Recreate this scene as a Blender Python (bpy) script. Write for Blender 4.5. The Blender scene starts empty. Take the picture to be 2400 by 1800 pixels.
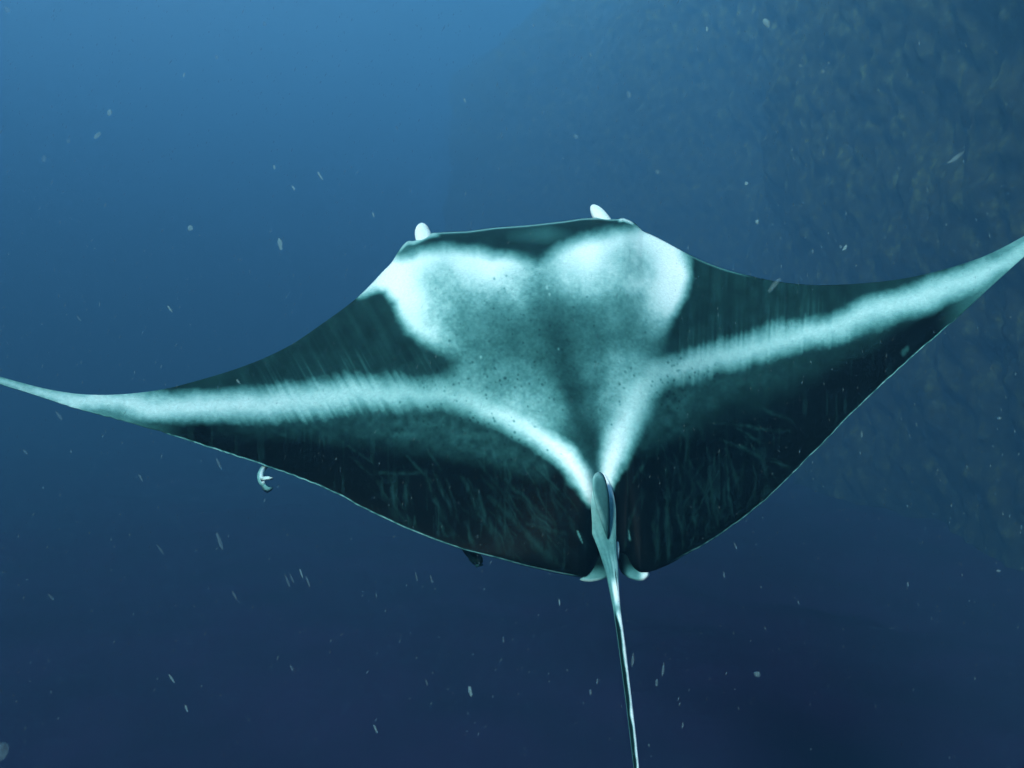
import bpy, math, random
import numpy as np
from mathutils import Vector, Matrix

# ------------------------------------------------------------------ scene, camera, light
scene = bpy.context.scene
col = scene.collection
R = math.radians

cam_d = bpy.data.cameras.new('camera')
cam = bpy.data.objects.new('camera', cam_d)
col.objects.link(cam)
cam.location = (0, 0, 0)
cam.rotation_euler = (R(90), 0, 0)
cam_d.sensor_width = 36.0
cam_d.lens = 31.177            # 60 degrees across
cam_d.clip_start = 0.05
cam_d.clip_end = 400
scene.camera = cam

scene.view_settings.view_transform = 'Standard'
scene.view_settings.look = 'None'
scene.view_settings.exposure = 4.14
scene.view_settings.gamma = 1.0
scene.view_settings.use_curve_mapping = False

SUN_DIR = Vector((-0.42, -0.78, 0.50)).normalized()      # towards the light
SUN_STRENGTH = 5.0
SUN_COLOR = (0.74, 1.0, 0.83)
HAZE_DENSITY = 0.046
HAZE_COLOR = (0.052, 0.172, 0.345)
DOME_GAIN = 0.15

sd = bpy.data.lights.new('sun', 'SUN')
sd.energy = SUN_STRENGTH
sd.color = SUN_COLOR
sd.angle = R(12)
sun = bpy.data.objects.new('sun', sd)
sun.rotation_euler = (-SUN_DIR).to_track_quat('-Z', 'Y').to_euler()
sun.location = SUN_DIR * 12
col.objects.link(sun)


def water_light(nt, vec_out):
    """Colour of the open water by direction: bright up towards the surface, dark down."""
    N, L = nt.nodes, nt.links
    nrm = N.new('ShaderNodeVectorMath'); nrm.operation = 'NORMALIZE'
    L.new(vec_out, nrm.inputs[0])
    sep = N.new('ShaderNodeSeparateXYZ'); L.new(nrm.outputs[0], sep.inputs[0])
    # large soft unevenness of the water
    noi = N.new('ShaderNodeTexNoise'); noi.inputs['Scale'].default_value = 2.2
    noi.inputs['Detail'].default_value = 2.0
    L.new(nrm.outputs[0], noi.inputs['Vector'])
    ns = N.new('ShaderNodeMath'); ns.operation = 'MULTIPLY_ADD'
    ns.inputs[1].default_value = 0.10; ns.inputs[2].default_value = -0.05
    L.new(noi.outputs[0], ns.inputs[0])
    ax = N.new('ShaderNodeMath'); ax.operation = 'MULTIPLY_ADD'
    ax.inputs[1].default_value = -0.85
    L.new(sep.outputs['X'], ax.inputs[0]); L.new(sep.outputs['Z'], ax.inputs[2])
    ad = N.new('ShaderNodeMath'); ad.operation = 'ADD'
    L.new(ax.outputs[0], ad.inputs[0]); L.new(ns.outputs[0], ad.inputs[1])
    mr = N.new('ShaderNodeMapRange')
    mr.inputs['From Min'].default_value = -1.0; mr.inputs['From Max'].default_value = 1.0
    L.new(ad.outputs[0], mr.inputs['Value'])
    cr = N.new('ShaderNodeValToRGB'); L.new(mr.outputs[0], cr.inputs[0])
    el = cr.color_ramp.elements
    stops = WATER_STOPS
    el[0].position = (stops[0][0] + 1) / 2; el[0].color = (*[q * DOME_GAIN for q in stops[0][1]], 1)
    el[1].position = (stops[-1][0] + 1) / 2; el[1].color = (*[q * DOME_GAIN for q in stops[-1][1]], 1)
    for z, c in stops[1:-1]:
        e = el.new((z + 1) / 2); e.color = (*[q * DOME_GAIN for q in c], 1)
    return cr.outputs[0]


def s2l(r, g, b, k=1.0):
    f = lambda v: (v / 255) / 12.92 if v <= 10 else ((v / 255 + 0.055) / 1.055) ** 2.4
    return (f(r) * k, f(g) * k, f(b) * k)


WATER_STOPS = [
    (-1.0, s2l(6, 8, 28)),
    (-0.60, s2l(10, 12, 44)),
    (-0.38, s2l(16, 22, 64)),
    (-0.20, s2l(20, 38, 86)),
    (-0.05, s2l(32, 72, 120)),
    (0.08, s2l(44, 110, 144)),
    (0.22, s2l(56, 128, 156)),
    (0.38, s2l(82, 148, 176)),
    (0.65, s2l(125, 182, 208)),
    (1.0, s2l(145, 198, 220)),
]

world = bpy.data.worlds.new('World')
scene.world = world
world.use_nodes = True
wn = world.node_tree
bg = wn.nodes['Background']
tc = wn.nodes.new('ShaderNodeTexCoord')
wn.links.new(water_light(wn, tc.outputs['Generated']), bg.inputs['Color'])
bg.inputs['Strength'].default_value = 1.0


# ------------------------------------------------------------------ helpers
def tag(o, label=None, cat=None, group=None, kind=None):
    if label: o['label'] = label
    if cat: o['category'] = cat
    if group: o['group'] = group
    if kind: o['kind'] = kind
    return o


def link(o, parent=None):
    col.objects.link(o)
    if parent is not None: o.parent = parent
    return o


def empty(name, loc):
    o = bpy.data.objects.new(name, None)
    o.location = loc
    o.empty_display_size = 0.2
    return link(o)


def mesh_np(name, verts, quads, tris=None, colors=None, smooth=True, mat=None):
    """Fast mesh from numpy arrays."""
    me = bpy.data.meshes.new(name)
    verts = np.asarray(verts, dtype=np.float32)
    quads = np.asarray(quads, dtype=np.int32).reshape(-1, 4)
    tris = np.zeros((0, 3), np.int32) if tris is None else np.asarray(tris, dtype=np.int32).reshape(-1, 3)
    me.vertices.add(len(verts)); me.vertices.foreach_set('co', verts.ravel())
    nl = quads.size + tris.size
    me.loops.add(nl)
    me.loops.foreach_set('vertex_index', np.concatenate([quads.ravel(), tris.ravel()]))
    me.polygons.add(len(quads) + len(tris))
    st = np.concatenate([np.arange(len(quads)) * 4, quads.size + np.arange(len(tris)) * 3]).astype(np.int32)
    me.polygons.foreach_set('loop_start', st)
    me.update(calc_edges=True)
    me.validate()
    if smooth:
        me.polygons.foreach_set('use_smooth', np.ones(len(me.polygons), bool))
    if colors is not None:
        ca = me.color_attributes.new('skin', 'FLOAT_COLOR', 'POINT')
        c4 = np.ones((len(verts), 4), np.float32); c4[:, :3] = colors
        ca.data.foreach_set('color', c4.ravel())
    if mat: me.materials.append(mat)
    return me


def ss(a, b, x):
    t = np.clip((x - a) / (b - a), 0, 1)
    return t * t * (3 - 2 * t)


def hash2(ix, iy, seed):
    n = (ix.astype(np.int64) * 374761393 + iy.astype(np.int64) * 668265263 + seed * 1274126177) & 0xffffffff
    n = ((n ^ (n >> 13)) * 1274126177) & 0xffffffff
    n = (n ^ (n >> 16)) & 0xffffffff
    return n / 4294967295.0


def vnoise(x, y, seed=0):
    ix = np.floor(x); iy = np.floor(y)
    fx = x - ix; fy = y - iy
    fx = fx * fx * (3 - 2 * fx); fy = fy * fy * (3 - 2 * fy)
    a = hash2(ix, iy, seed); b = hash2(ix + 1, iy, seed)
    c = hash2(ix, iy + 1, seed); d = hash2(ix + 1, iy + 1, seed)
    return (a + (b - a) * fx) * (1 - fy) + (c + (d - c) * fx) * fy


def fbm(x, y, seed=0, octv=4, gain=0.5):
    s = 0; a = 1.0; t = 0
    for i in range(octv):
        s = s + a * vnoise(x, y, seed + i * 17); t += a
        a *= gain; x = x * 2.03 + 11.3; y = y * 2.03 + 5.7
    return s / t


# ------------------------------------------------------------------ the animal's own surface
# The ray swims away from the viewer and climbs: its back is a plane tilted 41 degrees,
# (a, b) are drawing units on that back as seen from the stern.
F = 2078.5
TILT = R(41)
CEN = Vector((0.10, 3.2, 0.08))
NRM = np.array([0.0, -math.sin(TILT), math.cos(TILT)])
CN = float(CEN.y * NRM[1] + CEN.z * NRM[2])


def on_back(a, b, h):
    """point on the ray's back (drawing units a, b), h metres above its mid plane"""
    a = np.asarray(a, float); b = np.asarray(b, float); h = np.asarray(h, float) + 0 * a
    d = np.stack([(a - 1200) / F, np.ones_like(a), (900 - b) / F], -1)
    t = (CN + h) / (d @ NRM)
    return d * t[..., None]


LEAD = [(-140, 842), (-60, 864), (0, 883), (54, 898), (108, 912), (181, 924), (253, 926.5), (325, 921), (398, 910),
        (470, 890), (542, 869), (615, 842), (687, 807), (760, 755), (808, 722), (850, 688), (886, 648), (919, 614),
        (930, 594), (942, 577), (951, 567), (959, 563), (968, 565), (980, 560), (1002, 549), (1014, 545), (1033, 544),
        (1100, 541), (1157, 533), (1240, 527), (1320, 518), (1367, 511), (1403, 510), (1429, 513), (1448, 513),
        (1461, 510), (1479, 517), (1494, 527), (1506, 541), (1519, 546), (1555, 562), (1600, 589), (1654, 615),
        (1708, 634), (1781, 652), (1824, 661), (1907, 669), (1980, 667), (2070, 660), (2142, 649), (2215, 631),
        (2287, 609), (2341, 586), (2400, 553), (2460, 522), (2530, 496)]
TRAIL = [(-140, 843), (-60, 873), (0, 901), (54, 916), (108, 934), (181, 958), (253, 977), (325, 999), (398, 1019),
         (470, 1042), (542, 1066), (615, 1089), (687, 1115), (796, 1160), (872, 1201), (945, 1236), (1017, 1265),
         (1089, 1290), (1162, 1308), (1234, 1328), (1306, 1344), (1357, 1353), (1376, 1350), (1388, 1336),
         (1396, 1318), (1404, 1300), (1440, 1292), (1468, 1300), (1476, 1318), (1486, 1333), (1500, 1342),
         (1520, 1341), (1559, 1330), (1600, 1306), (1648, 1278), (1696, 1248), (1745, 1214), (1793, 1174),
         (1841, 1128), (1889, 1080), (1930, 1038), (1969, 998), (2034, 931), (2106, 866), (2150, 826), (2193, 790),
         (2251, 739), (2323, 671), (2400, 602), (2470, 538), (2530, 497)]
A0, A1 = -140.0, 2530.0


def curve_fn(pts, sig, ragged=0.0):
    px = np.array([p[0] for p in pts], float); py = np.array([p[1] for p in pts], float)
    gx = np.arange(A0, A1 + 0.5, 1.0)
    gy = np.interp(gx, px, py)
    # soft smoothing, lighter round the head and tail where the outline is detailed
    def blur(g, s):
        k = np.exp(-0.5 * (np.arange(-int(3 * s), int(3 * s) + 1) / s) ** 2); k /= k.sum()
        pad = len(k) // 2
        gp = np.concatenate([2 * g[0] - g[pad:0:-1], g, 2 * g[-1] - g[-2:-pad - 2:-1]])
        return np.convolve(gp, k, 'valid')
    fine = blur(gy, 3.0); wide = blur(gy, sig)
    w = ss(880, 910, gx) * (1 - ss(1520, 1550, gx))
    gy = wide * (1 - w) + fine * w
    if ragged:      # small nicks and ripples of the thin rear rim
        gy = gy + ragged * (1 - w) * ((vnoise(gx / 13, gx * 0, 5) - .5) * 2.2 + (vnoise(gx / 46, gx * 0, 6) - .5) * 3.0) * ss(60, 300, gx) * (1 - ss(2200, 2400, gx))
    return lambda x: np.interp(x, gx, gy)


lead = curve_fn(LEAD, 22.0)
trail = curve_fn(TRAIL, 18.0, 1.0)


def spine(b):
    return 1208 + (b - 530) * 0.27


def back_height(a, b):
    """metres above the mid plane on the upper side"""
    lo, hi = lead(a), trail(a)
    v = np.clip((b - lo) / np.maximum(hi - lo, 1e-3), 0, 1)
    s = a - spine(b)
    u = np.clip(np.abs(a - 1300) / 1200, 0, 1.1)
    prof = np.clip(v, 0, 1) ** 0.55 * (1 - v) ** 0.9 * 1.9
    torso = 0.21 * np.exp(-(np.abs(s) / 300) ** 2.4) * prof
    ridge = 0.018 * np.exp(-(s / 34) ** 2) * ss(0.12, 0.35, v) * (1 - ss(0.6, 0.95, v))
    # shoulders swell on either side of the mid line behind the head
    sh = 0.030 * (np.exp(-((s + 215) / 110) ** 2) + np.exp(-((s - 235) / 110) ** 2)) * ss(0.0, 0.15, v) * (1 - ss(0.25, 0.6, v))
    wing = 0.035 * (1 - np.clip(u, 0, 1)) * (4 * v * (1 - v)) ** 0.6
    bend = 0.17 * u ** 2.4 - 0.05 * np.exp(-((u - 0.45) / 0.2) ** 2)
    rip = 0.008 * np.sin(a / 95.0 + b / 160.0) * ss(0.5, 1.0, v) * (1 - u)
    thick = thick_at(a, v)
    return torso + ridge + sh + wing + bend + rip, v, thick


def thick_at(a, v):
    u = np.clip(np.abs(a - 1300) / 1200, 0, 0.999)
    t = 0.20 * np.exp(-(np.abs(a - 1290) / 300) ** 2.2) + 0.05 * (1 - u) ** 0.8 + 0.004
    return t * np.clip(4 * v * (1 - v), 0, 1) ** 0.55 * ss(0.0, 0.45, 1 - v)


# ------------------------------------------------------------------ skin markings
def stroke(x, y, pts, e0=0.0, e1=1.75):
    out = np.zeros_like(x)
    for (x0, y0, r0, v0), (x1, y1, r1, v1) in zip(pts[:-1], pts[1:]):
        dx, dy = x1 - x0, y1 - y0
        t = np.clip(((x - x0) * dx + (y - y0) * dy) / (dx * dx + dy * dy), 0, 1)
        d = np.hypot(x - x0 - t * dx, y - y0 - t * dy)
        q = d / (r0 + (r1 - r0) * t)
        out = np.maximum(out, (v0 + (v1 - v0) * t) * (1 - ss(e0, e1, q)))
    return out


def poly_sd(x, y, pts):
    d = np.full_like(x, 1e9); inside = np.zeros(x.shape, bool)
    n = len(pts)
    for i in range(n):
        x0, y0 = pts[i]; x1, y1 = pts[(i + 1) % n]
        dx, dy = x1 - x0, y1 - y0
        t = np.clip(((x - x0) * dx + (y - y0) * dy) / (dx * dx + dy * dy), 0, 1)
        d = np.minimum(d, np.hypot(x - x0 - t * dx, y - y0 - t * dy))
        if y0 != y1:
            c = ((y0 > y) != (y1 > y)) & (x < (x1 - x0) * (y - y0) / (y1 - y0) + x0)
            inside ^= c
    return np.where(inside, -d, d)


PALE = [(845, 692), (880, 640), (915, 600), (940, 606), (960, 602), (985, 590), (1067, 586), (1121, 588), (1157, 600),
        (1193, 602), (1232, 610), (1262, 618), (1284, 606), (1302, 588), (1338, 573), (1374, 560), (1429, 547),
        (1483, 540), (1530, 530), (1598, 568), (1603, 598), (1610, 628), (1612, 660), (1604, 694), (1588, 724), (1570, 750),
        (1556, 790), (1545, 830), (1560, 880), (1530, 930), (1490, 985), (1460, 1040), (1435, 1100), (1425, 1140),
        (1372, 1140), (1330, 1080), (1280, 1032), (1200, 985), (1120, 955), (1030, 925), (1030, 892), (1062, 872),
        (1072, 850), (1052, 822), (1022, 812), (992, 800), (962, 776), (940, 744), (924, 708), (903, 682), (880, 678), (860, 688)]
TONE = [(860, 680, 0.850), (900, 655, 0.950), (930, 640, 1.000), (970, 700, 0.950), (1000, 780, 0.800), (960, 745, 0.800), (1008, 650, 0.527),
        (1045, 665, 0.425), (1030, 720, 0.468), (980, 615, 0.950), (1080, 608, 0.850), (1120, 640, 0.850), (1200, 625, 0.900), (1150, 625, 1.000),
        (1240, 640, 0.510), (1268, 628, 0.216), (1300, 612, 0.595), (1330, 625, 0.950), (1380, 600, 1.000), (1440, 570, 0.850),
        (1472, 606, 0.383), (1500, 610, 0.468), (1520, 570, 0.950), (1560, 600, 0.950), (1590, 620, 1.000), (1575, 680, 0.950),
        (1560, 730, 0.850), (1500, 660, 0.612), (1420, 655, 0.561), (1350, 655, 0.527), (1300, 662, 0.288), (1280, 665, 0.259),
        (1200, 675, 0.442), (1120, 690, 0.302), (1060, 740, 0.259), (1040, 790, 0.383), (1100, 760, 0.173), (1180, 740, 0.151),
        (1275, 700, 0.144), (1295, 730, 0.072), (1310, 780, 0.065), (1350, 730, 0.137), (1430, 705, 0.216), (1480, 730, 0.187),
        (1530, 760, 0.259), (1460, 790, 0.130), (1380, 800, 0.115), (1315, 850, 0.072), (1250, 800, 0.094), (1200, 800, 0.122),
        (1120, 840, 0.144), (1070, 880, 0.24), (1100, 890, 0.3), (1180, 880, 0.21), (1250, 900, 0.18), (1330, 920, 0.072),
        (1400, 880, 0.16), (1450, 870, 0.34), (1490, 850, 0.28), (1530, 830, 0.108), (1350, 990, 0.1), (1370, 1040, 0.050),
        (1290, 960, 0.3), (1410, 960, 0.24), (1394, 1085, 0.115), (1230, 950, 0.42), (1470, 930, 0.5), (1540, 790, 0.144)]
BAND_L = [(-140, 843, 4.0, 0.35), (-40, 876, 8.1, 0.40), (60, 908, 11.3, 0.54), (181, 938, 19.4, 0.69), (300, 948, 26.7, 0.71),
          (440, 957, 29.2, 0.72), (560, 950, 32.4, 0.71), (700, 936, 35.6, 0.65), (850, 924, 35.6, 0.58), (960, 924, 32.4, 0.48),
          (1040, 926, 30.8, 0.44), (1110, 942, 29.2, 0.52), (1180, 970, 30.6, 0.71), (1236, 1003, 28.8, 0.82), (1288, 1036, 26.1, 0.94),
          (1335, 1076, 22.5, 1.02), (1362, 1112, 25.0, 1.00), (1377, 1140, 20.0, 1.00), (1388, 1165, 16.0, 0.80)]
BAND_R = [(2530, 500, 13.0, 0.44), (2400, 585, 24.3, 0.48), (2290, 648, 29.2, 0.59), (2142, 704, 30.0, 0.65), (1962, 762, 30.8, 0.61),
          (1817, 801, 33.2, 0.58), (1708, 832, 32.4, 0.54), (1600, 866, 30.6, 0.51), (1520, 880, 30.6, 0.41)]
ARM_R = [(1545, 880, 30.4, 0.40), (1500, 905, 36.1, 0.53), (1480, 955, 39.9, 0.61), (1452, 1017, 34.2, 0.84), (1434, 1070, 28.5, 1.00),
         (1425, 1112, 19.0, 1.05), (1424, 1140, 11.4, 1.00)]
# healed scratches and rubbed lines on the dark rear of both wings
SCR = [(1020, 1105, 1060, 1215, 5), (1085, 1120, 1180, 1310, 7), (1150, 1160, 1225, 1245, 9), (1225, 1245, 1305, 1325, 12),
       (1180, 1120, 1300, 1230, 5), (1235, 1225, 1330, 1255, 6), (1140, 1010, 1175, 1120, 4), (920, 1110, 918, 1210, 5),
       (952, 1110, 945, 1205, 6), (885, 1108, 1000, 1110, 6), (955, 1070, 1010, 1130, 5), (1000, 1130, 1035, 1215, 7),
       (1090, 1230, 1110, 1290, 6), (1030, 1225, 1045, 1260, 5), (1120, 1150, 1170, 1290, 8), (880, 1010, 1000, 1020, 8),
       (700, 985, 770, 1020, 6), (640, 1005, 690, 1025, 5), (745, 1010, 765, 1050, 4), (1260, 1100, 1330, 1170, 4),
       (1165, 1195, 1190, 1280, 7), (1560, 1100, 1570, 1310, 7), (1605, 1010, 1630, 1170, 6), (1630, 1170, 1632, 1250, 6),
       (1655, 1050, 1675, 1210, 5), (1700, 1050, 1735, 1160, 5), (1690, 1030, 1800, 1080, 6), (1800, 1080, 1850, 1095, 4),
       (1720, 1000, 1790, 1040, 5), (1590, 1150, 1600, 1290, 5), (1660, 990, 1850, 1010, 5), (1540, 1180, 1545, 1300, 5),
       (1740, 930, 1860, 990, 6), (1480, 1130, 1520, 1060, 4), (1640, 960, 1650, 1030, 6)]


def markings(x, y):
    """albedo 0..1 over the back"""
    wx = x + 9 * (fbm(x / 46, y / 46, 3, 3) - 0.5) + 5 * (fbm(x / 9, y / 9, 5, 2) - 0.5)
    wy = y + 12 * (fbm(x / 52, y / 40, 9, 3) - 0.5) + 6 * (fbm(x / 8, y / 8, 15, 2) - 0.5)
    # fin-ray streaks: slanting on one wing, upright on the other
    side = ss(1150, 1350, x)
    ang = -0.50 * (1 - side) + 0.03 * side
    per = x * np.cos(ang) + y * np.sin(ang)
    alo = -x * np.sin(ang) + y * np.cos(ang)
    sn = vnoise(per / 5.5, alo / 120, 21) - 0.5 + 0.6 * (vnoise(per / 14, alo / 150, 23) - 0.5)
    inw = (1 - ss(0.55, 0.85, np.abs(x - 1290) / 1000)) * ss(0.20, 0.35, np.abs(x - 1290) / 1000)
    by = wy + 13 * sn * inw * (0.3 + 1.1 * fbm(x / 70, y / 200, 25, 2))
    by = by + 26 * (fbm(x / 120, y / 120, 29, 3) - 0.5)
    lo, hi = lead(x), trail(x)
    v = np.clip((y - lo) / np.maximum(hi - lo, 1e-3), 0, 1)
    mott = fbm(x / 30, y / 30, 31, 4)
    fine = fbm(x / 6.5, y / 6.5, 41, 3)
    base = 0.026 * (1 - ss(0.40, 0.66, v)) + 0.0022
    base = base * (0.55 + 0.9 * mott)
    base = base * (1 + 0.5 * sn * inw)
    base = base + 0.035 * inw * ss(0.62, 0.9, vnoise(per / 4.0, alo / 160, 27)) * (1 - ss(0.0, 60, np.abs(y - np.interp(x, [500, 700, 900, 1000, 1600, 1800, 2000], [915, 880, 850, 870, 810, 755, 720]))))
    # tone of the back
    tx = np.array([t[0] for t in TONE]); ty = np.array([t[1] for t in TONE]); tv = np.array([t[2] for t in TONE])
    num = np.zeros_like(x); den = np.zeros_like(x) + 1e-12
    for X, Y, V in zip(tx, ty, tv):
        w = np.exp(-((wx - X) ** 2 + (wy - Y) ** 2) / (2 * 27.0 ** 2)) + 1e-5 / (1 + ((x - X) ** 2 + (y - Y) ** 2) / 900)
        num += w * V; den += w
    tone = num / den
    grain = 1 + 0.60 * (fine - 0.5) * (1 - ss(0.35, 0.9, tone)) + 0.60 * (mott - 0.5) * (1 - ss(0.4, 0.95, tone))
    tone = tone * grain
    sd = poly_sd(wx, wy, PALE)
    soft = 17 + 10 * ss(700, 900, y) + 8 * (1 - ss(590, 640, y))
    pale = 1 - ss(-soft, soft, sd)
    bl = stroke(wx, by, BAND_L); br = stroke(wx, by, BAND_R); ar = stroke(wx, wy, ARM_R)
    bands = np.maximum(np.maximum(bl, br), ar)
    mixn = fbm(x / 12, y / 12, 51, 3)
    bands = bands * (1 - 0.22 * (mixn - 0.4) * (1 - ss(0.5, 1, bands)))
    # mottled veil trailing behind the pale bands
    veil = stroke(wx, wy, [(520, 1000, 26, .03), (700, 985, 42, .06), (900, 980, 60, .09), (1050, 1000, 62, .10),
                           (1160, 1040, 46, .09), (1260, 1090, 34, .06)], 0.1, 1.7)
    veil = np.maximum(veil, stroke(wx, wy, [(2050, 800, 20, .03), (1850, 860, 40, .05), (1680, 900, 50, .09),
                                            (1580, 950, 60, .10), (1510, 1020, 40, .06)], 0.1, 1.7))
    veil = np.maximum(veil, stroke(wx, wy, [(650, 890, 30, .03), (850, 855, 40, .05), (1000, 880, 40, .06)], 0.1, 1.6))
    veil = veil * 0.55 * (0.35 + 1.3 * fbm(x / 14, y / 14, 61, 3))
    out = np.maximum(base, veil)
    out = out + (tone - out) * pale
    out = np.maximum(out, bands) * 0.75 + 0.25 * (1 - (1 - out) * (1 - np.clip(bands, 0, 1)))
    # dark triangle on the tail root between the two arms
    tri = 1 - ss(-14, 16, poly_sd(wx, wy, [(1320, 900), (1400, 900), (1405, 1000), (1392, 1085), (1375, 1040), (1335, 975)]))
    out = out * (1 - 0.35 * tri)
    # scratches
    sc = np.zeros_like(x)
    swx = x + 20 * (fbm(y / 60, x / 80, 77, 3) - .5) + 5 * (fbm(x / 7, y / 12, 79, 2) - .5)
    swy = y + 18 * (fbm(x / 60, y / 60, 78, 3) - .5)
    lines = [(a0, b0, a1, b1, rr * 0.75, 0.026) for a0, b0, a1, b1, rr in SCR]
    rs = np.random.RandomState(8)
    for k in range(96):
        left = k % 2 == 0
        a0 = rs.uniform(800, 1330) if left else rs.uniform(1480, 1800)
        b0 = rs.uniform(1020, 1230) if left else rs.uniform(960, 1200)
        th = R(rs.normal(66, 16)) if left else R(rs.normal(88, 20))
        ln = rs.uniform(60, 220)
        rr = rs.uniform(1.6, 4.2); vv_ = rs.uniform(.008, .026)
        a1, b1 = a0 + ln * math.cos(th), b0 + ln * math.sin(th)
        lines.append((a0, b0, a1, b1, rr, vv_))
        if rs.rand() < 0.4:      # a forked end
            th2 = th + R(rs.choice([-1, 1]) * rs.uniform(14, 30))
            am, bm_ = (a0 + a1) / 2, (b0 + b1) / 2
            lines.append((am, bm_, am + 0.5 * ln * math.cos(th2), bm_ + 0.5 * ln * math.sin(th2), rr * 0.8, vv_ * 0.8))
    near = (x > 600) & (x < 1950) & (y > 930)
    fx_, fy_ = swx[near], swy[near]
    acc = np.zeros_like(fx_)
    for a0, b0, a1, b1, rr, v_ in lines:
        m_ = (fx_ > min(a0, a1) - 20) & (fx_ < max(a0, a1) + 20) & (fy_ > min(b0, b1) - 20) & (fy_ < max(b0, b1) + 20)
        acc[m_] = np.maximum(acc[m_], stroke(fx_[m_], fy_[m_], [(a0, b0, rr * 0.7, v_ * 0.7), ((a0 + a1) / 2, (b0 + b1) / 2, rr, v_), (a1, b1, rr, v_ * 0.4)], 0.0, 2.0))
    sc[near] = acc
    sc2 = (vnoise(x / 7.0, y / 95, 81) > 0.80) * ss(0.55, 0.9, fbm(x / 60, y / 60, 85, 2) + 0.2) * 0.010
    low = ss(0.50, 0.66, v) * (1 - ss(0.97, 1.0, v))
    out = out + (sc * 1.0 * ss(0.10, 0.75, fbm(x / 9, y / 20, 88, 4)) + sc2) * low * (1 - np.clip(out * 6, 0, 1))
    # freckles
    rng = np.random.RandomState(4)
    spots = []
    for cx, cy, sx, sy, n in [(1060, 890, 60, 22, 16), (1130, 890, 60, 18, 12), (1030, 985, 80, 26, 50), (1540, 880, 40, 22, 16),
                              (1580, 930, 45, 35, 30), (1250, 820, 110, 90, 46), (1180, 900, 90, 40, 24),
                              (1440, 840, 50, 60, 14), (1230, 730, 110, 60, 20), (1150, 1040, 70, 25, 22), (1640, 870, 50, 24, 14)]:
        for _ in range(n):
            spots.append((rng.normal(cx, sx), rng.normal(cy, sy), rng.uniform(1.2, 3.0), rng.uniform(.25, .7)))
    flat = out.ravel(); xf = x.ravel(); yf = y.ravel()
    for X, Y, r, k in spots:
        m = np.nonzero((np.abs(xf - X) < 3 * r) & (np.abs(yf - Y) < 3 * r))[0]
        q = np.hypot(xf[m] - X, (yf[m] - Y) * 0.9) / r
        flat[m] *= 1 - k * (1 - ss(0.4, 1.5, q))
    out = flat.reshape(x.shape)
    # small bright scars; the spots beside the tail are faint reflections painted in
    for X, Y, r in [(1127, 837, 3), (1354, 1246, 2.2), (1356, 1252, 2.8), (1359, 1258, 3), (1362, 1265, 2.6), (1365, 1271, 1.8), (1474, 1246, 2), (1475, 1254, 2.4), (1475.5, 1262, 3), (1282, 674, 4), (1288, 690, 3),
                    (1309, 818, 2.5), (2118, 826, 7), (2126, 818, 6)]:
        q = np.hypot(x - X, (y - Y) * 0.7) / r
        out = out + (0.22 if X < 2000 else 0.05) * (1 - ss(0.3, 1.3, q))
    # pale rims; the rear one has caught top light painted over its pale edge
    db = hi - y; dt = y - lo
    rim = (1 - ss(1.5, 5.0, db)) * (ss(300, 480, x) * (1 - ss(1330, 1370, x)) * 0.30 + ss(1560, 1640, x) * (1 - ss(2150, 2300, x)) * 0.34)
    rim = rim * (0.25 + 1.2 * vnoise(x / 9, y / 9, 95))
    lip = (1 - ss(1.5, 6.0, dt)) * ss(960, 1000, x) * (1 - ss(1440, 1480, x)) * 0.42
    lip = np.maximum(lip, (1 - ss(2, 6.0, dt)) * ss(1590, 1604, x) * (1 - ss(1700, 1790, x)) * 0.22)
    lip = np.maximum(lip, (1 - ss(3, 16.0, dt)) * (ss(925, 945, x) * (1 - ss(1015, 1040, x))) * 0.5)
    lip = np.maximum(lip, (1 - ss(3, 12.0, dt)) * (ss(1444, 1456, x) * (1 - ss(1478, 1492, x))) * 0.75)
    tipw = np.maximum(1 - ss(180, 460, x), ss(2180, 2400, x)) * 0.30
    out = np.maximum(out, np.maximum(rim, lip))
    out = np.maximum(out, tipw * (0.6 + 0.5 * mott) * ss(0.0, 0.1, 1 - v + 0.05))
    # the head band carries a faint grey saddle
    hb = stroke(x, y, [(1200, 552, 22, .05), (1280, 548, 26, .10), (1330, 552, 20, .05)], 0.0, 1.7)
    hb = np.maximum(hb, stroke(x, y, [(925, 590, 12, .10), (960, 585, 16, .13), (1000, 575, 14, .05)], 0.0, 1.6))
    out = np.maximum(out, hb)
    return np.clip(out, 0.002, 1.0)


def skin_rgb(w):
    w = np.asarray(w)
    r = w * 0.84 * (0.20 + 0.80 * w + 0.06 * np.exp(-w / 0.03))
    return np.stack([r, w * 0.86, w * 0.85], -1)


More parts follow.
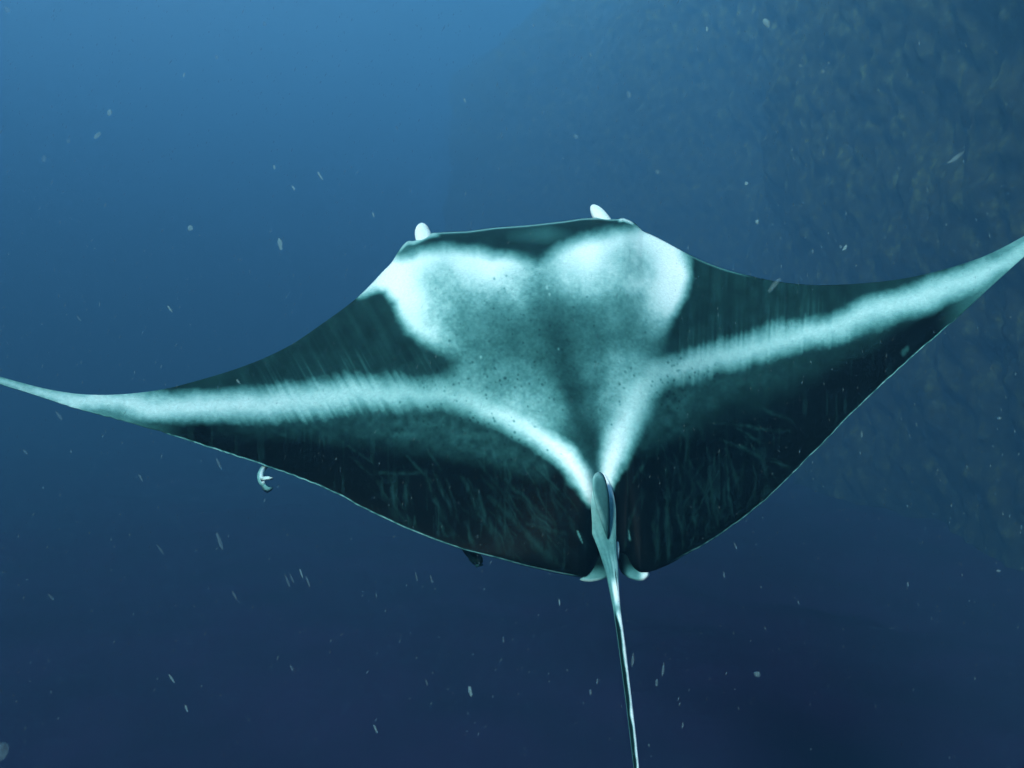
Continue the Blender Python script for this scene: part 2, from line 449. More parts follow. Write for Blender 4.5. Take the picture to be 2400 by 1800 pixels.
def skin_mat(name, attr=True, color=(0.8, 0.8, 0.8), rough=0.5, bump=0.15):
    m = bpy.data.materials.new(name); m.use_nodes = True
    nt = m.node_tree; N, L = nt.nodes, nt.links
    p = N['Principled BSDF']
    p.inputs['Roughness'].default_value = rough
    p.inputs['Specular IOR Level'].default_value = 0.02
    tcn = N.new('ShaderNodeTexCoord')
    n1 = N.new('ShaderNodeTexNoise'); n1.inputs['Scale'].default_value = 95; n1.inputs['Detail'].default_value = 5
    L.new(tcn.outputs['Object'], n1.inputs['Vector'])
    mr = N.new('ShaderNodeMapRange'); mr.inputs['To Min'].default_value = 0.72; mr.inputs['To Max'].default_value = 1.25
    L.new(n1.outputs[0], mr.inputs['Value'])
    mx = N.new('ShaderNodeVectorMath'); mx.operation = 'SCALE'
    if attr:
        at = N.new('ShaderNodeAttribute'); at.attribute_name = 'skin'
        L.new(at.outputs['Color'], mx.inputs[0])
    else:
        mx.inputs[0].default_value = color
    L.new(mr.outputs[0], mx.inputs['Scale'])
    L.new(mx.outputs[0], p.inputs['Base Color'])
    b = N.new('ShaderNodeBump'); b.inputs['Strength'].default_value = bump; b.inputs['Distance'].default_value = 0.004
    n2 = N.new('ShaderNodeTexNoise'); n2.inputs['Scale'].default_value = 60; n2.inputs['Detail'].default_value = 6
    L.new(tcn.outputs['Object'], n2.inputs['Vector'])
    L.new(n2.outputs[0], b.inputs['Height']); L.new(b.outputs[0], p.inputs['Normal'])
    return m


M_skin = skin_mat('ray_skin')
M_white = skin_mat('white_fin_skin', attr=False, color=(0.80, 0.86, 0.86), rough=0.5)

# ------------------------------------------------------------------ reef wall and open water
def build_wall():
    ny, nz = 760, 300
    yy = np.linspace(0, 1, ny) ** 1.5 * 52 + 1.5; zz = np.linspace(-3.9, 11.4, nz)
    Y, Z = np.meshgrid(yy, zz, indexing='ij')
    X = 3.9 - 0.05 * Z + 0.065 * Y + 0.9 * ss(3, -3, Y - 3)
    X = X - np.minimum(0.020 * np.maximum(0, Y - 12.5) ** 2, 6.5 + 0.05 * Y)
    big = fbm(Y / 4.5, Z / 4.0, 101, 3) - 0.5
    mid = fbm(Y / 1.2, Z / 1.1, 113, 4) - 0.5
    rdg = np.abs(fbm(Y / 2.2, Z / 1.7, 127, 4) - 0.5) * 2
    lump = np.maximum(0, fbm(Y / 0.55, Z / 0.5, 131, 3) - 0.55)
    fin_ = fbm(Y / 0.25, Z / 0.22, 141, 3) - 0.5
    X = X - 1.5 * big - 0.30 * mid + 0.15 * rdg - 0.35 * lump - 0.20 * fin_
    V = np.stack([X, Y, Z], -1).reshape(-1, 3) * 2.6
    I = np.arange(ny * nz).reshape(ny, nz)
    q = np.stack([I[:-1, :-1], I[1:, :-1], I[1:, 1:], I[:-1, 1:]], -1).reshape(-1, 4)
    m = bpy.data.materials.new('reef_rock'); m.use_nodes = True
    nt = m.node_tree; N, L = nt.nodes, nt.links
    p = N['Principled BSDF']; p.inputs['Roughness'].default_value = 0.95
    p.inputs['Specular IOR Level'].default_value = 0.05
    tcn = N.new('ShaderNodeTexCoord')
    n1 = N.new('ShaderNodeTexNoise'); n1.inputs['Scale'].default_value = 1.9; n1.inputs['Detail'].default_value = 10
    n1.inputs['Roughness'].default_value = 0.72
    L.new(tcn.outputs['Object'], n1.inputs['Vector'])
    cr = N.new('ShaderNodeValToRGB'); L.new(n1.outputs[0], cr.inputs[0])
    e = cr.color_ramp.elements
    e[0].position = 0.38; e[0].color = (0.012, 0.014, 0.010, 1)
    e[1].position = 0.78; e[1].color = (0.10, 0.14, 0.045, 1)
    x = e.new(0.52); x.color = (0.020, 0.026, 0.014, 1)
    L.new(cr.outputs[0], p.inputs['Base Color'])
    me = mesh_np('reef_wall', V, q, mat=m)
    o = link(bpy.data.objects.new('reef_wall', me))
    return tag(o, kind='structure')


build_wall()


def build_added_seabed():  # unseen bed, added to cut the haze light and darken the water low down
    """added dark slope a few metres below the diver, darkening the lower water"""
    nx, ny = 320, 320
    xx = np.linspace(-88, 26, nx); yy = np.linspace(0, 1, ny) ** 1.6 * 212 - 72
    X, Y = np.meshgrid(xx, yy, indexing='ij')
    Z = -4.3 + 1.3 * (fbm(X / 9, Y / 9, 301, 4) - 0.5) + 0.35 * (fbm(X / 1.1, Y / 1.1, 311, 3) - 0.5) + 0.5 * ss(6, 22, X)
    V = np.stack([X, Y, Z], -1).reshape(-1, 3)
    I = np.arange(nx * ny).reshape(nx, ny)
    q = np.stack([I[:-1, :-1], I[1:, :-1], I[1:, 1:], I[:-1, 1:]], -1).reshape(-1, 4)
    m = bpy.data.materials.new('added_dark_bed'); m.use_nodes = True
    nt = m.node_tree; N, L = nt.nodes, nt.links
    p = N['Principled BSDF']; p.inputs['Roughness'].default_value = 1.0
    p.inputs['Specular IOR Level'].default_value = 0.0
    tcn = N.new('ShaderNodeTexCoord')
    n1 = N.new('ShaderNodeTexNoise'); n1.inputs['Scale'].default_value = 0.5; n1.inputs['Detail'].default_value = 6
    L.new(tcn.outputs['Object'], n1.inputs['Vector'])
    cr = N.new('ShaderNodeValToRGB'); L.new(n1.outputs[0], cr.inputs[0])
    e = cr.color_ramp.elements
    e[0].position = 0.35; e[0].color = (0.012, 0.005, 0.026, 1)
    e[1].position = 0.75; e[1].color = (0.022, 0.009, 0.045, 1)
    L.new(cr.outputs[0], p.inputs['Base Color'])
    o = link(bpy.data.objects.new('seabed', mesh_np('seabed', V, q, mat=m)))
    return tag(o, kind='structure')


build_added_seabed()


def build_water():
    """shell of open water far around, open towards the surface above"""
    nu, nv = 96, 40
    rad = 220.0
    el = np.linspace(-math.pi / 2 + 0.01, R(14), nv)
    az = np.linspace(0, 2 * math.pi, nu, endpoint=False)
    A, E = np.meshgrid(az, el, indexing='ij')
    V = np.stack([np.cos(E) * np.cos(A), np.cos(E) * np.sin(A), np.sin(E)], -1).reshape(-1, 3) * rad
    I = np.arange(nu * nv).reshape(nu, nv)
    J = np.roll(I, -1, axis=0)
    q = np.stack([I[:, :-1], J[:, :-1], J[:, 1:], I[:, 1:]], -1).reshape(-1, 4)
    m = bpy.data.materials.new('open_water'); m.use_nodes = True
    nt = m.node_tree; nt.nodes.clear()
    t = nt.nodes.new('ShaderNodeTexCoord')
    em = nt.nodes.new('ShaderNodeEmission'); out = nt.nodes.new('ShaderNodeOutputMaterial')
    nt.links.new(water_light(nt, t.outputs['Object']), em.inputs['Color'])
    em.inputs['Strength'].default_value = 1.0
    nt.links.new(em.outputs[0], out.inputs['Surface'])
    o = link(bpy.data.objects.new('water', mesh_np('water', V, q, mat=m)))
    return tag(o, kind='structure')


build_water()


def build_haze():
    x0, x1, y0, y1, z0, z1 = -90, 32, -75, 142, -11.5, 31.0
    v = [(x, y, z) for x in (x0, x1) for y in (y0, y1) for z in (z0, z1)]
    f = [(0, 1, 3, 2), (4, 6, 7, 5), (0, 4, 5, 1), (2, 3, 7, 6), (0, 2, 6, 4), (1, 5, 7, 3)]
    m = bpy.data.materials.new('water_haze'); m.use_nodes = True
    nt = m.node_tree; nt.nodes.clear()
    pv = nt.nodes.new('ShaderNodeVolumePrincipled'); out = nt.nodes.new('ShaderNodeOutputMaterial')
    pv.inputs['Color'].default_value = (*HAZE_COLOR, 1)
    pv.inputs['Density'].default_value = HAZE_DENSITY
    pv.inputs['Anisotropy'].default_value = 0.0
    pv.inputs['Absorption Color'].default_value = (0.0, 0.0, 0.006, 1)
    nt.links.new(pv.outputs[0], out.inputs['Volume'])
    me = bpy.data.meshes.new('haze'); me.from_pydata(v, [], f); me.materials.append(m)
    o = link(bpy.data.objects.new('haze', me))
    return tag(o, kind='stuff')


build_haze()

# ------------------------------------------------------------------ manta ray
root_pt = on_back(np.array([1330.]), np.array([940.]), np.array([0.0]))[0]
manta = empty('manta_ray', tuple(root_pt))
tag(manta, 'big black and white manta ray seen from behind with wings spread, trailing a thin tail', 'manta ray')
OFF = np.array(root_pt)


def part(name, me, parent=None, label=None):
    o = bpy.data.objects.new(name, me)
    link(o, parent if parent is not None else manta)
    if label: o['label'] = label
    return o


def tube(path, widths, heights, nseg=20, up=None):
    """rings round a path (n,3); widths across, heights along `up`; returns verts, quads, ring param, angle"""
    path = np.asarray(path, float); n = len(path)
    tg = np.gradient(path, axis=0); tg /= np.linalg.norm(tg, axis=1)[:, None]
    up = NRM if up is None else np.asarray(up, float)
    side = np.cross(tg, up); side /= np.linalg.norm(side, axis=1)[:, None]
    u2 = np.cross(side, tg)
    ang = np.linspace(0, 2 * math.pi, nseg, endpoint=False)
    V = path[:, None, :] + side[:, None, :] * (np.cos(ang)[None, :, None] * np.asarray(widths)[:, None, None]) \
        + u2[:, None, :] * (np.sin(ang)[None, :, None] * np.asarray(heights)[:, None, None])
    I = np.arange(n * nseg).reshape(n, nseg); J = np.roll(I, -1, axis=1)
    q = np.stack([I[:-1], J[:-1], J[1:], I[1:]], -1).reshape(-1, 4)
    return V, q, ang


TAIL = [  # b, left a, right a
    (1096, 1400, 1408), (1118, 1384, 1424), (1146, 1366, 1436), (1172, 1362, 1441), (1200, 1367, 1446), (1243, 1385, 1445),
    (1291, 1404, 1445), (1339, 1419, 1450), (1383, 1428, 1451), (1421, 1436, 1454), (1450, 1440.5, 1457.5), (1504, 1448, 1465),
    (1569, 1456.5, 1472.5), (1641, 1466, 1481), (1721, 1475.5, 1490.5), (1800, 1485, 1498), (1900, 1497, 1507), (2050, 1513, 1519),
    (2200, 1530, 1533)]


def build_body():
    nc, nr, nb = 1110, 330, 46
    a = np.linspace(A0, A1, nc)
    vv = np.linspace(0, 1, nr)
    # finer rows at both edges for a clean rim
    vv = vv + 0.0 * vv
    lo, hi = lead(a), trail(a)
    A = np.repeat(a[:, None], nr, 1)
    B = lo[:, None] + (hi - lo)[:, None] * vv[None, :]
    H, Vv, T = back_height(A, B)
    top = on_back(A, B, H)
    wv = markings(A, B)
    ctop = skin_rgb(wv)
    # under side: below the upper surface by the local thickness
    vb = np.linspace(0, 1, nb)[1:-1]
    Ab = np.repeat(a[:, None], nb - 2, 1)
    Bb = lo[:, None] + (hi - lo)[:, None] * vb[None, :]
    Hb, _, Tb = back_height(Ab, Bb)
    bot = on_back(Ab, Bb, Hb) - NRM * (Tb[..., None] + 0.003)
    wb = np.full(Ab.shape, 0.75)
    wb = wb * (1 - 0.85 * ss(0.8, 0.97, vb)[None, :])
    V = np.concatenate([top.reshape(-1, 3), bot.reshape(-1, 3)])
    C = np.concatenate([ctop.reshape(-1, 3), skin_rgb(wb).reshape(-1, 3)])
    I = np.arange(nc * nr).reshape(nc, nr)
    q1 = np.stack([I[:-1, :-1], I[:-1, 1:], I[1:, 1:], I[1:, :-1]], -1).reshape(-1, 4)
    K = nc * nr + np.arange(nc * (nb - 2)).reshape(nc, nb - 2)
    Kx = np.concatenate([I[:, :1], K, I[:, -1:]], 1)
    q2 = np.stack([Kx[:-1, :-1], Kx[1:, :-1], Kx[1:, 1:], Kx[:-1, 1:]], -1).reshape(-1, 4)
    # the tail: a flattened root tapering into a whip, growing out of the back
    tb = np.array([t[0] for t in TAIL], float)
    n = 420
    b = np.linspace(tb[0], tb[-1], n)
    la = np.interp(b, tb, [t[1] for t in TAIL]); ra = np.interp(b, tb, [t[2] for t in TAIL])
    k = np.exp(-0.5 * (np.arange(-9, 10) / 4.0) ** 2); k /= k.sum()
    sm = lambda g: np.convolve(np.concatenate([2 * g[0] - g[9:0:-1], g, 2 * g[-1] - g[-2:-11:-1]]), k, 'valid')
    la, ra = sm(la), sm(ra)
    ca = (la + ra) / 2
    hb_, _, _ = back_height(ca, np.minimum(b, 1290))
    h1 = hb_ + 0.012 - 0.030 * (1 - ss(1085, 1150, b)); h2 = 0.045 - 0.02 * ss(1300, 1600, b)
    h = 0.5 * (h1 + h2 + np.sqrt((h1 - h2) ** 2 + 0.02 ** 2))
    kk = np.exp(-0.5 * (np.arange(-24, 25) / 10.0) ** 2); kk /= kk.sum()
    h = np.convolve(np.pad(h, 24, mode='edge'), kk, 'valid')
    P = on_back(ca, b, h)
    Lp = on_back(la, b, h); Rp = on_back(ra, b, h)
    wdt = np.linalg.norm(Rp - Lp, axis=1) / 2
    hgt = wdt * (0.20 + 0.70 * ss(1230, 1440, b))
    nseg = 28
    TV, tq, ang = tube(P, wdt, hgt, nseg)
    # tail colours: angle pi = left rim, 0 = right rim (as seen), pi/2 = top
    BB = np.repeat(b[:, None], nseg, 1); AN = np.repeat(ang[None, :], n, 0)
    side = np.cos(AN)                     # sign checked below
    sgn = 1.0 if (TV[n // 2, 0, 0] > P[n // 2, 0]) else -1.0
    side = side * sgn
    top_ = np.sin(AN)
    root = 0.40 + 0.62 * (1 - ss(1120, 1195, BB))
    streak = 0.75 + 0.5 * vnoise(side * 5 + 20, BB / 60, 201)
    w = root * streak
    w = w * (1 - 0.45 * ss(1180, 1290, BB)) + 0.18 * ss(1290, 1330, BB) * (side > 0.1)
    gl = np.exp(-((BB - 1393) / 30) ** 4)  # blown wet highlight painted white onto the pale tail
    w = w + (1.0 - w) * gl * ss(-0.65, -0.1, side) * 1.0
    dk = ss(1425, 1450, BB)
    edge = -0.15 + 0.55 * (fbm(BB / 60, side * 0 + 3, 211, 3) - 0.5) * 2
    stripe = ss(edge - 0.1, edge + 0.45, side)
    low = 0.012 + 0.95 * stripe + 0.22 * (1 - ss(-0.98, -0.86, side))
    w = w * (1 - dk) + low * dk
    w = np.clip(w, 0.01, 1)
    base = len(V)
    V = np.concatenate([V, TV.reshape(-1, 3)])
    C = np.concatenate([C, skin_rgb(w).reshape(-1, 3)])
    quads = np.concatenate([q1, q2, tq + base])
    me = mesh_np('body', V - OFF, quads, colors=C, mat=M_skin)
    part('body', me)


build_body()


def solid_outline(name, pts, hfun, thick, wfun, mat=M_skin, bulge=0.0, n_in=7, label=None):
    """closed lens-like solid from an outline on the back: rim rings shrink towards the middle while swelling"""
    pts = np.array(pts, float)
    # resample smooth closed curve
    m = 72
    P = np.vstack([pts, pts[:1]])
    d = np.concatenate([[0], np.cumsum(np.hypot(*np.diff(P, axis=0).T))])
    s = np.linspace(0, d[-1], m, endpoint=False)
    x = np.interp(s, d, P[:, 0]); y = np.interp(s, d, P[:, 1])
    for _ in range(2):
        x = 0.25 * np.roll(x, 1) + 0.5 * x + 0.25 * np.roll(x, -1)
        y = 0.25 * np.roll(y, 1) + 0.5 * y + 0.25 * np.roll(y, -1)
    cx, cy = x.mean(), y.mean()
    V, C, quads, tris = [], [], [], []
    ringst = []
    for sgn in (1, -1):
        rings = []
        for i in range(n_in):
            f = i / n_in
            if sgn < 0 and i == 0:
                rings.append(ringst[0][0]); continue
            ax = cx + (x - cx) * (1 - f); ay = cy + (y - cy) * (1 - f)
            hh = hfun(ax, ay) + sgn * (thick * math.sqrt(max(0, 1 - (1 - f) ** 2))) + (bulge * f if sgn > 0 else 0)
            rings.append(np.arange(m) + sum(len(q) for q in V))
            V.append(on_back(ax, ay, hh)); C.append(wfun(ax, ay))
        ringst.append(rings)
        for r0, r1 in zip(rings[:-1], rings[1:]):
            qd = np.stack([r0, np.roll(r0, -1), np.roll(r1, -1), r1], -1)
            quads.append(qd if sgn > 0 else qd[:, ::-1])
        c = sum(len(q) for q in V)
        ax, ay = np.array([cx]), np.array([cy])
        V.append(on_back(ax, ay, hfun(ax, ay) + sgn * thick + (bulge if sgn > 0 else 0))); C.append(wfun(ax, ay))
        last = rings[-1]
        tr = np.stack([last, np.roll(last, -1), np.full(m, c)], -1)
        tris.append(tr if sgn > 0 else tr[:, ::-1])
    V = np.concatenate(V); C = skin_rgb(np.clip(np.concatenate(C), 0.005, 1))
    me = mesh_np(name, V - OFF, np.concatenate(quads), np.concatenate(tris), colors=C, mat=mat)
    return part(name, me, label=label)


# dorsal fin standing on the tail root, seen along its left side
def fin_h(a, b):
    hb, _, _ = back_height(1405 + 0 * a, np.clip(b, 1080, 1290))
    return hb + 0.045 + 0.02 * ss(1260, 1130, b) - 0.0006 * (a - 1408)


solid_outline('dorsal_fin', [(1404, 1104), (1394, 1109), (1388, 1122), (1388, 1146), (1393, 1172), (1400, 1198), (1409, 1224),
                             (1417, 1246), (1425, 1268), (1429, 1256), (1429, 1222), (1429, 1190), (1427, 1158), (1422, 1130),
                             (1415, 1111)],
              fin_h, 0.007,
              lambda a, b: 0.18 + 0.30 * (1 - ss(1105, 1126, b)) + 0.22 * (1 - ss(0, 11, a - (1388 + np.maximum(0, b - 1150) * 0.33))) * (1 - ss(1200, 1250, b)) - 0.10 * ss(5, -1, 1427 - a) - 0.09 * ss(1215, 1258, b))  # right edge darkened: the shadow line there is painted into the tone

# dark slit under the fin's rear tip and fine groove on the tail
solid_outline('tail_groove', [(1441, 1330), (1444, 1345), (1447, 1372), (1449, 1392), (1446, 1375), (1442, 1350)],
              lambda a, b: 0.070 + 0 * a, 0.002, lambda a, b: 0.05 + 0 * a)


def pel_h(a, b):
    return -0.015 + 0 * a


# pelvic fins under the tail root
solid_outline('pelvic_fin', [(1355, 1358), (1365, 1362), (1384, 1364), (1402, 1361), (1422, 1356), (1430, 1340), (1428, 1300), (1415, 1240),
                             (1395, 1230), (1390, 1270), (1392, 1315), (1388, 1337), (1378, 1350)],
              pel_h, 0.007,
              lambda a, b: 0.012 + 0.26 * ss(1322, 1354, b) * (1 - 0.35 * ss(1385, 1420, a)) + 0.35 * ss(1357, 1362, b))
solid_outline('pelvic_fin', [(1524, 1340), (1523, 1350), (1512, 1360), (1496, 1362), (1476, 1356), (1458, 1345), (1450, 1330), (1446, 1290),
                             (1455, 1240), (1470, 1240), (1474, 1285), (1477, 1315), (1486, 1332), (1500, 1342)],
              pel_h, 0.007,
              lambda a, b: 0.012 + 0.22 * ss(1318, 1350, b) * ss(1455, 1480, a) + 0.7 * ss(1494, 1512, a) * ss(1325, 1340, b))
# small white sliver beside the tail
solid_outline('tail_sliver', [(1445, 1268), (1450, 1270), (1452, 1285), (1451, 1300), (1449, 1312), (1446, 1298), (1444, 1282)],
              lambda a, b: 0.03 + 0 * a, 0.006, lambda a, b: 0.75 + 0 * a)


# rolled cephalic fins reaching forward beside the mouth
def cephalic(path, rad):
    pts = np.array(path, float)
    t = np.linspace(0, 1, len(pts)); tt = np.linspace(0, 1, 26)
    a = np.interp(tt, t, pts[:, 0]); b = np.interp(tt, t, pts[:, 1]); h = np.interp(tt, t, pts[:, 2])
    for _ in range(3):
        a[1:-1] = (a[:-2] + 2 * a[1:-1] + a[2:]) / 4; b[1:-1] = (b[:-2] + 2 * b[1:-1] + b[2:]) / 4
    P = on_back(a, b, h)
    r = rad * np.sqrt(np.clip(1 - np.clip((tt - 0.45) / 0.55, 0, 1) ** 2, 0.0004, 1))
    V, q, ang = tube(P, r, r * 0.85, 22)
    n = len(P)
    # spiral lip where the fin is rolled up
    roll = 1 + 0.10 * np.sin(ang * 1.0 + 0.8)[None, :, None]
    V = P[:, None, :] + (V - P[:, None, :]) * roll
    w = 0.95 - 0.12 * np.repeat((vnoise(ang * 2, ang * 0, 7))[None, :], n, 0)
    V = V.reshape(-1, 3)
    c = skin_rgb(w).reshape(-1, 3)
    me = mesh_np('cephalic_fin', V - OFF, q, colors=c, mat=M_skin)
    return part('cephalic_fin', me)


cephalic([(1000, 590, -0.03), (994, 566, -0.02), (989, 545, -0.02), (988, 526, -0.02)], 0.037)
cephalic([(1430, 545, -0.03), (1415, 522, -0.02), (1401, 502, -0.02), (1388, 482, -0.02)], 0.034)


# ------------------------------------------------------------------ small fish under the trailing edge
def fish(name, label, spine_pts, depth, rads, tail_pts, fin_pts, back, belly, dark_side):
    """a little sucker fish: bent body, tail fin, one side fin"""
    P = np.array([((a - 1200) / F * d, d, (900 - b) / F * d) for a, b, d in spine_pts])
    t = np.linspace(0, 1, len(P)); tt = np.linspace(0, 1, 30)
    Q = np.stack([np.interp(tt, t, P[:, i]) for i in range(3)], -1)
    for _ in range(6):
        Q[1:-1] = (Q[:-2] + 2 * Q[1:-1] + Q[2:]) / 4
    r = np.interp(tt, t, rads)
    V, q, ang = tube(Q, r, r * 0.8, 16, up=(0.1, -1, 0.2))
    org = Q[0]
    root = empty(name, tuple(org)); tag(root, label, 'fish', None)
    side = np.cos(ang)
    w = back + (belly - back) * ss(-0.3, 0.4, side * dark_side)
    c = skin_rgb(np.repeat(w[None, :], 30, 0)).reshape(-1, 3)
    part('body', mesh_np('fish_body', V.reshape(-1, 3) - org, q, colors=c, mat=M_skin), root)

    def fan(nm, pts, w, th=0.0025):
        n = len(pts)
        A = np.array([((a - 1200) / F * d, d, (900 - b) / F * d) for a, b, d in pts]) - org
        nrm = np.array([0, -1.0, 0])
        rim = A; c0 = A.mean(0)
        V = np.vstack([rim, c0 + nrm * th, c0 - nrm * th])
        tr = []
        for i in range(n):
            j = (i + 1) % n
            tr += [(i, j, n), (j, i, n + 1)]
        me = mesh_np(nm, V, np.zeros((0, 4), int), tr, colors=skin_rgb(np.full(n + 2, w)), mat=M_skin)
        part(nm, me, root)
    fan('tail_fin', tail_pts[0], tail_pts[1])
    fan('side_fin', fin_pts[0], fin_pts[1])
    return root


fish('sucker_fish', 'small pale curled sucker fish hanging below the left wing edge of the manta',
     [(650, 1066, 2.92), (636, 1080, 2.88), (616, 1098, 2.82), (609, 1114, 2.74), (613, 1130, 2.70), (622, 1144, 2.71)], 2.7,
     [0.011, 0.012, 0.0095, 0.010, 0.010, 0.004],
     ([(611, 1128, 2.70), (628, 1138, 2.70), (641, 1143, 2.69), (637, 1150, 2.69), (626, 1155, 2.695), (616, 1149, 2.70)], 0.30),
     ([(609, 1122, 2.68), (618, 1117, 2.675), (629, 1116, 2.67), (640, 1119, 2.66), (638, 1125, 2.665), (626, 1125, 2.67), (613, 1129, 2.68)], 0.75),
     0.30, 0.85, -1)
fish('sucker_fish', 'small dark sucker fish tucked under the manta wing edge left of the tail',
     [(1085, 1276, 2.66), (1100, 1292, 2.64), (1114, 1305, 2.62), (1124, 1315, 2.60), (1129, 1320, 2.60)], 2.6,
     [0.012, 0.016, 0.017, 0.013, 0.006],
     ([(1120, 1318, 2.692), (1132, 1322, 2.69), (1133, 1325, 2.69), (1120, 1329, 2.69), (1117, 1331, 2.69), (1112, 1324, 2.692)], 0.10),
     ([(1096, 1302, 2.70), (1104, 1312, 2.70), (1118, 1326, 2.70), (1108, 1322, 2.70), (1099, 1313, 2.70)], 0.05),
     0.006, 0.012, 1)

# ------------------------------------------------------------------ drifting particles
def fleck_mat(name, color, alpha):
    m = bpy.data.materials.new(name); m.use_nodes = True
    p = m.node_tree.nodes['Principled BSDF']
    N, L = m.node_tree.nodes, m.node_tree.links
    n = N.new('ShaderNodeTexNoise'); n.inputs['Scale'].default_value = 300
    mr = N.new('ShaderNodeMapRange'); mr.inputs['To Min'].default_value = alpha * 0.7; mr.inputs['To Max'].default_value = alpha * 1.3
    t = N.new('ShaderNodeTexCoord'); L.new(t.outputs['Object'], n.inputs['Vector'])
    L.new(n.outputs[0], mr.inputs['Value']); L.new(mr.outputs[0], p.inputs['Alpha'])
    p.inputs['Base Color'].default_value = (*color, 1); p.inputs['Roughness'].default_value = 0.9
    p.inputs['Specular IOR Level'].default_value = 0.1
    return m


M_fl = [fleck_mat('fleck_pale', (0.40, 0.60, 0.62), 0.20), fleck_mat('fleck_faint', (0.35, 0.52, 0.55), 0.09)]


def ico_flake(seed):
    rng = random.Random(seed)
    import bmesh
    bm = bmesh.new(); bmesh.ops.create_icosphere(bm, subdivisions=2, radius=1.0)
    for v in bm.verts:
        v.co *= 1 + rng.uniform(-0.28, 0.28)
    me = bpy.data.meshes.new('fleck'); bm.to_mesh(me); bm.free()
    me.polygons.foreach_set('use_smooth', [True] * len(me.polygons))
    return me


FLK = {}
for k in range(2):
    for s in range(4):
        me = ico_flake(s + 10 * k); me.materials.append(M_fl[k]); FLK[(k, s)] = me

# a, b, length, width (drawing units), lean in degrees, brightness class, distance in metres
ROUND = [(446, 535, 13, 12, 0, 0, 1.9), (1749, 430, 9, 9, 0, 0, 2.1), (1774, 520, 9, 9, 0, 0, 2.0), (1796, 54, 20, 14, 35, 0, 1.7),
         (257, 264, 15, 9, -20, 0, 2.0), (229, 317, 19, 8, -50, 0, 1.8), (1929, 168, 8, 8, 0, 1, 2.2), (1876, 154, 7, 7, 0, 1, 2.2),
         (1942, 147, 6, 7, 0, 1, 2.2), (160, 331, 9, 7, -20, 1, 2.0), (17, 23, 12, 12, 0, 1, 1.8), (103, 372, 15, 8, -25, 1, 1.9),
         (1474, 222, 15, 11, 30, 1, 2.0), (620, 56, 9, 8, 0, 1, 2.1), (508, 134, 8, 8, 0, 1, 2.1), (1541, 403, 9, 9, 0, 1, 2.1),
         (1350, 320, 12, 9, 40, 1, 2.0), (2340, 1338, 7, 9, 10, 1, 2.2), (1775, 1580, 12, 16, 0, 1, 1.9), (2343, 980, 7, 9, 20, 1, 2.1),
         (2450 - 480, 588 - 10, 9, 7, 30, 1, 2.0)]
STREAK = [(431, 176, 11, 4, 25, 0), (750, 412, 20, 5, -28, 0), (688, 441, 12, 5, -35, 0), (643, 392, 10, 5, -10, 0), (657, 572, 28, 10, -8, 0),  # drifting specks drawn out long, their motion blur built into the shape
          (1089, 235, 10, 4, -20, 0), (1657, 68, 12, 5, -8, 0), (1384, 128, 9, 5, -10, 1), (875, 503, 11, 4, -15, 0), (1980, 581, 16, 7, 30, 0),
          (2240, 370, 44, 9, 55, 1), (1815, 668, 40, 12, 38, 1), (1905, 589, 12, 4, -5, 1), (1400, 1597, 15, 5, 0, 1), (1102, 1620, 26, 9, -8, 0),
          (880, 1708, 22, 5, -20, 0), (402, 1590, 24, 5, -28, 0), (437, 1660, 20, 5, -15, 0), (674, 1362, 32, 5, -17, 1), (706, 1344, 22, 4, -14, 0),
          (722, 1364, 30, 5, -14, 1), (684, 1356, 24, 4, -20, 1), (550, 1396, 26, 5, -22, 1), (513, 1088, 30, 6, -22, 1), (139, 975, 22, 7, -30, 1),
          (515, 1270, 48, 8, -15, 1), (376, 1288, 26, 4, -30, 1), (398, 724, 16, 5, -30, 0), (184, 745, 12, 4, -25, 1), (1311, 1412, 17, 4, -8, 0),
          (1483, 1547, 32, 8, 4, 1), (1539, 1600, 20, 7, 0, 1), (1554, 1570, 34, 7, 5, 1), (1384, 1622, 16, 6, 0, 1), (976, 1352, 24, 4, -10, 1),
          (1011, 1358, 22, 4, -12, 1), (683, 1566, 18, 4, -20, 1), (2128, 1369, 12, 5, -5, 1), (1697, 1348, 14, 4, -5, 1), (558, 894, 12, 5, -35, 0),
          (1724, 1280, 18, 5, -25, 1), (2020, 1018, 16, 4, -5, 1), (1000, 1600, 18, 4, -12, 1), (1180, 1500, 16, 4, -8, 1), (330, 1120, 20, 5, -20, 1),
          (60, 1060, 14, 5, -30, 1), (1600, 1700, 16, 5, 4, 1), (120, 1400, 18, 5, -30, 1), (930, 300, 10, 4, -20, 1), (1250, 60, 9, 4, -15, 1)]


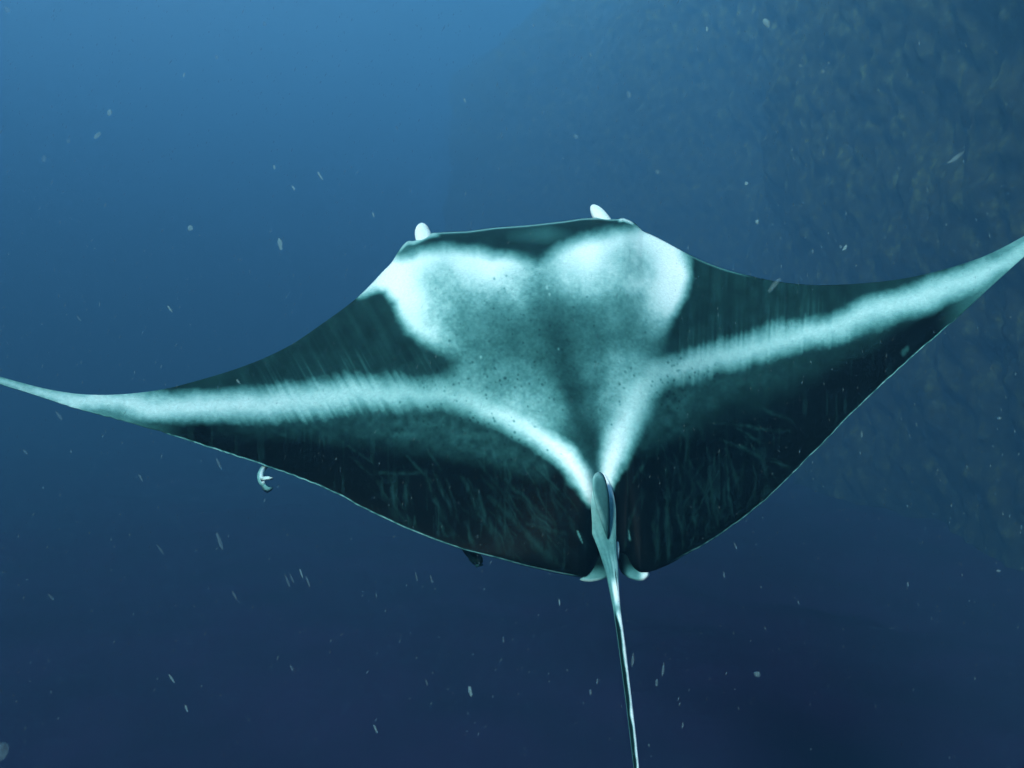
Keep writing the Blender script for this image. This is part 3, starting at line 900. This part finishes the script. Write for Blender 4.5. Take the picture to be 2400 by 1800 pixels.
OWN = {
    (1796, 54): 'largest ragged pale fleck of marine snow near the top edge, over the dim reef',
    (446, 535): 'round pale fleck of marine snow alone in the blue water left of the ray\'s head',
    (1749, 430): 'round fleck of marine snow before the reef, upper of two right of the head',
    (1774, 520): 'round fleck of marine snow before the reef, lower of two right of the head',
    (257, 264): 'upper fleck of the bright pair of marine snow in the top left water',
    (229, 317): 'slanted lower fleck of the bright pair of marine snow in the top left water',
    (1775, 1580): 'faint upright fleck of marine snow low before the dark reef',
    (2240, 370): 'long faint slanted motion-streaked fleck of plankton before the reef above the right wing tip',
    (1815, 668): 'faint slanted motion-streaked fleck of plankton crossing the front edge of the right wing',
    (1980, 581): 'short bright slanted strand of plankton just above the right wing\'s front edge',
    (515, 1270): 'long broad faint motion-streaked fleck of plankton in the water below the left wing',
    (1102, 1620): 'thick upright motion-streaked fleck of plankton in the deep water left of the tail tip',
    (880, 1708): 'thin motion-streaked fleck of plankton near the bottom edge, well left of the tail',
    (402, 1590): 'thin slanted motion-streaked fleck of plankton deep in the lower left water, upper of a pair',
    (437, 1660): 'thin slanted motion-streaked fleck of plankton deep in the lower left water, lower of a pair',
    (1311, 1412): 'small upright motion-streaked fleck of plankton just left of the tail below the left pelvic fin',
    (750, 412): 'brighter motion-streaked fleck of plankton of the slanted pair above the left shoulder',
    (688, 441): 'dimmer motion-streaked fleck of plankton of the slanted pair above the left shoulder',
    (657, 572): 'long faint upright motion-streaked fleck of plankton left of the left head fin',
    (1089, 235): 'tiny bright motion-streaked fleck of plankton in the open water high above the head',
    (1657, 68): 'tiny bright motion-streaked fleck of plankton at the top edge left of the big fleck',
    (1483, 1547): 'faint upright motion-streaked fleck of plankton touching the right side of the tail',
    (558, 894): 'small strand of plankton in front of the left wing\'s leading edge',
    (431, 176): 'tiny bright motion-streaked fleck of plankton near the top of the left water',
    (875, 503): 'small motion-streaked fleck of plankton just up and left of the left head fin',
}


def fleck(a, b, ln, wd, lean, cls, d, name, label, cat, group):
    me = FLK[(cls, (int(a) * 7 + int(b)) % 4)]
    o = bpy.data.objects.new(name, me)
    k = d / F / 2
    o.location = ((a - 1200) / F * d, d, (900 - b) / F * d)
    o.scale = (wd * k, wd * k * 1.1, ln * k)
    o.rotation_euler = (R(12), R(-lean), 0)
    link(o)
    own = OWN.get((a, b))
    tag(o, own or label, cat, group)
    return o


for f in ROUND:
    wd, ln = (f[3], f[2])
    fleck(f[0], f[1], ln, wd, f[4], f[5], f[6], 'drifting_fleck', 'faint small rounded fleck of marine snow drifting in the blue water',
          'marine snow', 'rounded flecks of marine snow')
for i, f in enumerate(STREAK):
    fleck(f[0], f[1], f[2], f[3], -f[4], f[5], 1.5 + 0.13 * (i % 6), 'streaked_fleck', 'thin faint motion-streaked fleck of plankton, one of many alike drifting in the blue water',
          'plankton', 'thin motion-streaked plankton flecks in the water')
fleck(0, 1763, 50, 30, -18, 1, 1.2, 'jelly_scrap', 'faint milky scrap drifting at the bottom left corner', 'jelly scrap', None)


def fine_snow():
    rng = np.random.RandomState(11)
    n = 13000
    y = rng.uniform(0.9, 6.0, n) ** 1.0
    x = rng.uniform(-0.75, 0.75, n) * y; z = rng.uniform(-0.58, 0.58, n) * y
    s = rng.uniform(0.0005, 0.0013, n) * (0.6 + 0.25 * y)
    el = rng.uniform(1, 4.0, n)
    base = np.array([(1, 0, 0), (-.5, .87, 0), (-.5, -.87, 0), (0, 0, 1), (0, 0, -1)], float)
    V = base[None] * s[:, None, None]
    V[:, :, 2] *= el[:, None]
    lean = np.where(x / y < 0.2, 0.32, -0.05) + rng.normal(0, 0.2, n)
    V[:, :, 0] += V[:, :, 2] * lean[:, None]
    V = V + np.stack([x, y, z], -1)[:, None, :]
    t = np.array([(0, 1, 3), (1, 2, 3), (2, 0, 3), (1, 0, 4), (2, 1, 4), (0, 2, 4)])
    T = (t[None] + (np.arange(n) * 5)[:, None, None]).reshape(-1, 3)
    me = mesh_np('marine_snow', V.reshape(-1, 3), np.zeros((0, 4), int), T, smooth=False, mat=M_fl[1])
    o = link(bpy.data.objects.new('marine_snow', me))
    tag(o, 'fine dust of tiny specks suspended all through the water', 'marine snow', kind='stuff')


fine_snow()
